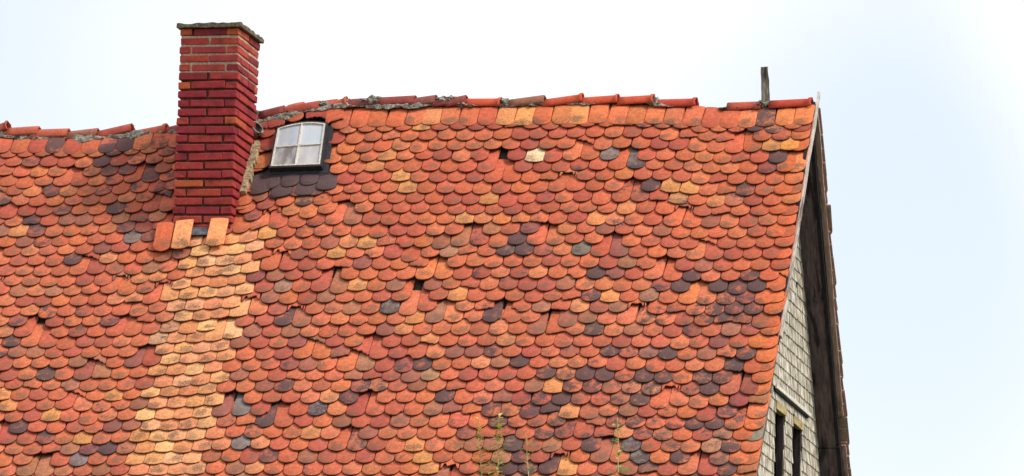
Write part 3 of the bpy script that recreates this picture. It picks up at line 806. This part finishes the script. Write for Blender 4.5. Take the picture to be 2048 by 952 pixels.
# wooden post on the ridge
pb = ridge_at(1532, 214); pt = ridge_at(1529, 134)
bm = bmesh.new(); rings = []
for j in range(13):
    q = j / 12; c = pb.lerp(pt, q) + Vector((noise.noise(Vector((q * 3, 0, 1))) * .006, 0, 0)); hw = .041 - .008 * q; ring = []
    for k_ in range(8):
        an = math.radians(22.5 + 45 * k_ + 10); rr = hw * 1.12 * (1 + .12 * noise.noise(Vector((k_ * 1.7, q * 4, 6))))
        ring.append(bm.verts.new(c + Vector((math.cos(an) * rr, math.sin(an) * rr * .8, noise.noise(Vector((k_ * 2.3, 0, 3))) * .012 if j == 12 else 0))))
    rings.append(ring)
for a, b in zip(rings, rings[1:]):
    for k_ in range(8): bm.faces.new((a[k_], a[(k_ + 1) % 8], b[(k_ + 1) % 8], b[k_]))
bm.faces.new(rings[0]); bm.faces.new(rings[-1])
bm_obj('ridge_post', bm, M['postwood'], house)

# ------------------------------------------------------------------ iron roof window
wc = ((wbl[0] + wbr[0]) / 2, (wbl[1] + wbr[1]) / 2)
P0 = roof_pt(*wbl, .09); P1 = roof_pt(*wbr, .09); P2 = roof_pt(*wtr, .09); P3 = roof_pt(*wtl, .09)
fx = ((P1 - P0) + (P2 - P3)).normalized(); fy_ = ((P3 - P0) + (P2 - P1)); fn = fx.cross(fy_).normalized()
Lw = ((P1 - P0).length + (P2 - P3).length) / 2; Hw = ((P3 - P0).length + (P2 - P1).length) / 2
def wp(u, v, h=0.0):                        # u 0..1 across, v 0..1 up
    b = P0.lerp(P1, u); t = P3.lerp(P2, u); return b.lerp(t, v) + fn * h
ARCH = .085
def arch(u): return 1 + ARCH * (1 - (2 * u - 1) ** 2)
NU = 12
def panel(bm, u0, u1, v0, v1f, h0, h1, n=6):
    ring_b, ring_t = [], []
    pts = [(u0, v0), (u1, v0)] + [(u1 + (u0 - u1) * q / n, v1f(u1 + (u0 - u1) * q / n)) for q in range(n + 1)]
    a = [bm.verts.new(wp(u, v, h0)) for u, v in pts]; b = [bm.verts.new(wp(u, v, h1)) for u, v in pts]
    bm.faces.new(a[::-1]); bm.faces.new(b)
    for i in range(len(a)): bm.faces.new((a[i], a[(i + 1) % len(a)], b[(i + 1) % len(b)], b[i]))
# frame: outline swept strip (outer minus inner)
def frame_ring(bm, ou, ov, iu, iv, h0, h1, n=10):
    def outline(mu, mv, top):
        ml = mu if mu < .1 else .05; pts = [(-ml, -mv), (1 + mu, -mv)]
        for q in range(n + 1):
            u = 1 + mu - (1 + mu + ml) * q / n; uu = min(1, max(0, u)); pts.append((u, arch(uu) + top))
        return pts
    o = outline(ou, ov, ov); i_ = outline(iu, iv, iv)
    vo0 = [bm.verts.new(wp(u, v, h0)) for u, v in o]; vo1 = [bm.verts.new(wp(u, v, h1)) for u, v in o]
    vi0 = [bm.verts.new(wp(u, v, h0)) for u, v in i_]; vi1 = [bm.verts.new(wp(u, v, h1)) for u, v in i_]
    K = len(o)
    for q in range(K):
        r_ = (q + 1) % K
        bm.faces.new((vo0[q], vo0[r_], vo1[r_], vo1[q])); bm.faces.new((vi0[q], vi1[q], vi1[r_], vi0[r_]))
        bm.faces.new((vo1[q], vo1[r_], vi1[r_], vi1[q])); bm.faces.new((vo0[q], vi0[q], vi0[r_], vo0[r_]))
bm = bmesh.new(); frame_ring(bm, .13, .09, .0, .0, -.10, -.035); frame_ring(bm, .025, .025, -.01, -.01, -.034, .022)
win = bm_obj('roof_window', bm, M['iron'], house)
bm = bmesh.new(); frame_ring(bm, -.012, -.012, -.042, -.036, .010, .027); 
bm_obj('putty_line', bm, M['putty'], win)
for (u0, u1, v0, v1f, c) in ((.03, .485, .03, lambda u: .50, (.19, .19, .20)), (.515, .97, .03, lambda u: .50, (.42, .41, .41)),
                             (.03, .485, .53, lambda u: arch(u) - .03, (.40, .46, .54)), (.515, .97, .53, lambda u: arch(u) - .03, (.46, .54, .62))):  # upper pair: sky reflection painted as pale blue
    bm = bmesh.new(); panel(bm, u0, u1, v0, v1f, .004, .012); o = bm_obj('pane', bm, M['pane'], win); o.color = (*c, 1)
def putty_bar(a, b, wd, seed):
    bm = bmesh.new(); n = 16; rings = []
    d = (Vector(b) - Vector(a)).normalized(); sdv = fn.cross(d)
    for q in range(n + 1):
        c = Vector(a).lerp(Vector(b), q / n); r1 = wd * (1 + .8 * noise.noise(Vector((q * .9, seed, 0)))); r2 = wd * (1 + .8 * noise.noise(Vector((q * .9, seed, 7))))
        rings.append([bm.verts.new(c + sdv * -r1 + fn * -.008), bm.verts.new(c + sdv * (-r1 * .6) + fn * .010), bm.verts.new(c + sdv * (r2 * .6) + fn * .011), bm.verts.new(c + sdv * r2 + fn * -.008)])
    for x_, y_ in zip(rings, rings[1:]):
        for k_ in range(4): bm.faces.new((x_[k_], x_[(k_ + 1) % 4], y_[(k_ + 1) % 4], y_[k_]))
    bm.faces.new(rings[0]); bm.faces.new(rings[-1])
    return bm_obj('glazing_bar', bm, M['putty'], win)
putty_bar(wp(.5, .02, .014), wp(.5, arch(.5) - .02, .014), .011, 1); putty_bar(wp(.02, .515, .015), wp(.98, .515, .015), .010, 5)
# apron sheet below, flashing at the left
bm = bmesh.new()
pts = [(-.16, -.08, -.045), (1.14, -.08, -.045), (1.16, -.26, -.062), (-.18, -.26, -.062)]
a = [bm.verts.new(wp(u, v, h)) for u, v, h in pts]; b = [bm.verts.new(wp(u, v, h + .006)) for u, v, h in pts]
bm.faces.new(a); bm.faces.new(b[::-1])
for i in range(4): bm.faces.new((a[i], b[i], b[(i + 1) % 4], a[(i + 1) % 4]))
bm_obj('apron_sheet', bm, M['iron'], win)

# sheets and odd tiles crammed between chimney and window
def odd_tile(px, py, kind, col, rot, extra, soot, name='roof_tile', tilt=TILT, parent=roof, idx=0):
    x, s = on_roof(px, py, .06 + extra); t = dict(i=3, x=x, s=s, rot=rot, lift=0, kind=kind, col=(*col, soot))
    me = TILES[kind][idx % len(TILES[kind])][0]
    o = bpy.data.objects.new(name, me); link(o, parent); o.matrix_world = tile_matrix(t, extra, tilt); o.color = t['col']; return o
odd_tile(520, 338, 'round', (.55, .16, .055), -.12, .01, .25)
odd_tile(492, 386, 'round', (.60, .13, .05), .05, .006, .15); odd_tile(522, 300, 'chip', (.36, .05, .04), .05, .0, .3)
odd_tile(540, 300, 'chip', (.40, .055, .04), .1, .012, .3); odd_tile(520, 262, 'broken_cut0', (.36, .06, .05), .03, .016, .3); odd_tile(553, 256, 'broken_cut0', (.40, .07, .05), -.02, .02, .3, idx=1)
odd_tile(590, 243, 'chip_cut0', (.60, .12, .05), .02, .012, .05); odd_tile(628, 240, 'broken_cut0', (.44, .07, .05), .12, .012, .15, idx=2); odd_tile(656, 237, 'chip_cut0', (.46, .07, .05), .15, .012, .15)
odd_tile(668, 248, 'broken_cut0', (.58, .12, .05), .12, .03, .1, idx=3); odd_tile(478, 420, 'round', (.62, .16, .06), -.15, .006, .2)
odd_tile(483, 412, 'chip', (.6, .15, .06), -.05, .012, .3, idx=2)
for px, py, rr in ((519, 388, .04), (561, 394, .0), (606, 391, -.02), (649, 380, -.04)):      # four wide slates below the apron
    o = odd_tile(px, py, 'round', (.055, .050, .062), rr, .012, .80, 'slate_tile'); o.scale = (1.16, .8, 1)
# lead sheet at the chimney foot
bm = bmesh.new(); lp0 = Vector((CHX0 + .12, CHY0 - .03, roof_pt(CHX0 + .2, cs).z + .045)); 
add_box(bm, ((CHX0 + CHX1) / 2, CHY0 - .06, roof_pt((CHX0 + CHX1) / 2, cs + .03).z + .035), EX, Vector((0, -CA, -SA)), Vector((0, -SA, CA)), (CHX1 - CHX0) / 2 - .04, .05, .004, .002)
bm_obj('lead_apron', bm, M['lead'], chim)
# black flashing sheet up both sides of the chimney
for sx_, xx in ((-1, CHX0 - .045), (1, CHX1 + .045)):
    bm = bmesh.new(); n = 10; r0 = []
    for q in range(n + 1):
        s = cs + .02 - (cs - .1) * q / n
        r0.append([bm.verts.new(roof_pt(xx + dx, s, h)) for dx, h in ((-.05, .006), (.05, .006), (.05, .016), (-.05, .016))])
    for a, b in zip(r0, r0[1:]):
        for k_ in range(4): bm.faces.new((a[k_], a[(k_ + 1) % 4], b[(k_ + 1) % 4], b[k_]))
    bm.faces.new(r0[0]); bm.faces.new(r0[-1]); bm_obj('flashing_sheet', bm, M['iron'], chim)
# cement fillet along the right side of the chimney
bm = bmesh.new(); rf = random.Random(4); nL = 13
s_lo = on_roof(478, 383, .07)[1]; s_hi = on_roof(508, 292, .07)[1]
for q in range(nL):
    s = s_lo + (s_hi - s_lo) * q / (nL - 1); c = roof_pt(CHX1 + .028 + rf.uniform(-.006, .006), s, .075)
    p, tx, us, n_ = roof_frame(CHX1, s)
    add_box(bm, c, tx, us, n_, .036 * rf.uniform(.85, 1.2), .040, .035, .008, .006)
bm_obj('cement_fillet', bm, M['fillet'], chim)
# grey stub of a clay vent beside the window
vx_, vs_ = on_roof(505, 280, .06); vp, tx, us, n_ = roof_frame(vx_, vs_)
bm = bmesh.new(); ringv = []
for q, (hh, rr) in enumerate(((0, .066), (.02, .070), (.12, .070), (.135, .076), (.165, .076), (.165, .060), (.06, .060))):
    ax_ = (tx * .75 + n_ * .6 + us * .1).normalized(); b1_ = ax_.cross(EZ).normalized(); b2_ = ax_.cross(b1_)
    ringv.append([bm.verts.new(vp + us * .05 + n_ * .06 - tx * .06 + ax_ * hh + (b1_ * math.cos(k_ * math.pi / 6) + b2_ * math.sin(k_ * math.pi / 6)) * rr) for k_ in range(12)])
for a, b in zip(ringv, ringv[1:]):
    for k_ in range(12): bm.faces.new((a[k_], a[(k_ + 1) % 12], b[(k_ + 1) % 12], b[k_]))
bm.faces.new(ringv[0]); bm.faces.new(ringv[-1])
bm_obj('vent_stub', bm, M['mortar'], house, False)

# ------------------------------------------------------------------ loose tiles laid over the chimney foot
def loose(px, py, kind, col, rot, extra, label, idx):
    o = odd_tile(px, py, kind, col, rot, extra, .03, 'loose_tile', -.01, None, idx)
    tag(o, label, 'roof tile', 'loose tiles at the chimney foot')
loose(322, 502, 'round', (.62, .13, .05), -.03, .034, 'deep orange round-ended clay tile lying loose beside the chimney foot', 1)
loose(360, 497, 'segment', (.86, .35, .14), -.05, .050, 'pale apricot clay tile lying loose against the deep orange loose tile', 0)
loose(427, 492, 'segment', (.86, .33, .13), .02, .044, 'pale apricot clay tile lying loose on the ochre repair strip below the chimney', 1)

# ------------------------------------------------------------------ weeds growing out of the tiles near the eave
def weed(px, ytop, label, nleaf, sz, mat, seed, lean=0.0):
    r = random.Random(seed); x, s = on_roof(px, 985 + r.uniform(-10, 10), .06); base = roof_pt(x, s, .03)
    tip = on_plane(px + lean, ytop, (0, 1, 0), (0, base.y - .02, 0))
    root = empty('roof_weed', base); tag(root, label, 'weed', 'weeds sprouting from the roof tiles')
    inv = Matrix.Translation(-base)
    n = 14; pts = []
    for q in range(n + 1):
        t_ = q / n; pts.append(base.lerp(tip, t_) + Vector((noise.noise(Vector((t_ * 2.2, seed, 0))) * .016 * min(1, t_ * 4), noise.noise(Vector((t_ * 2.2, 0, seed))) * .02, 0)))
    V, F = [], []
    for q, p in enumerate(pts):
        rr = .0062 * (1 - .55 * q / n)
        for k_ in range(5): V.append(p - base + Vector((math.cos(k_ * 1.2566) * rr, math.sin(k_ * 1.2566) * rr, 0)))
    for q in range(n):
        for k_ in range(5): F.append((q * 5 + k_, q * 5 + (k_ + 1) % 5, (q + 1) * 5 + (k_ + 1) % 5, (q + 1) * 5 + k_))
    mesh_obj('stem', V, F, M['stem'], root, True)
    bl = Vector(CAM - base); 
    for q in range(nleaf):
        t_ = .12 + .88 * (q + r.random() * .6) / nleaf; i_ = min(n - 1, int(t_ * n)); p = pts[i_].lerp(pts[i_ + 1], t_ * n - i_) - base
        an = q * 2.4 + r.uniform(-.6, .6); L_ = sz * 1.15 * r.uniform(.55, 1.25) * (1.1 - .45 * t_); up = r.uniform(-.35, .7)
        d = Vector((math.cos(an), math.sin(an) * .8, up)).normalized(); sd2 = d.cross(EZ).normalized(); nn = sd2.cross(d)
        wd = L_ * r.uniform(.20, .32); V, F = [], []
        prof = ((0, .12, 0), (.18, .35, .02), (.45, 1, .05), (.75, .75, .03), (1, .05, -.06))
        for (a_, w_, z_) in prof:
            c = p + d * (L_ * a_) + nn * (L_ * z_); V += [c - sd2 * (wd * w_) + nn * (wd * w_ * .35), c, c + sd2 * (wd * w_) + nn * (wd * w_ * .35)]
        for a_ in range(4):
            for b_ in range(2): F.append((a_ * 3 + b_, a_ * 3 + b_ + 1, (a_ + 1) * 3 + b_ + 1, (a_ + 1) * 3 + b_))
        mk = mat if r.random() < .72 else 'leaf_yellow'
        if t_ > .9 and mat == 'leaf': mk = 'leaf_yellow'
        mesh_obj('leaf', V, F, M[mk], root, True)
weed(963, 832, 'tall yellowing weed of the close pair, farther from the short lone weed', 42, .075, 'leaf', 3, -6)
weed(994, 832, 'tall yellow-tipped weed of the close pair, nearer to the short lone weed', 46, .08, 'leaf', 8, 4)
weed(1057, 872, 'short sparse green weed standing alone on the tiles beside the close pair', 16, .08, 'leaf_green', 12, -4)
weed(1236, 836, 'tall sparse weed with bright green leaves standing apart on dark tiles', 22, .10, 'leaf_green', 15, -1)
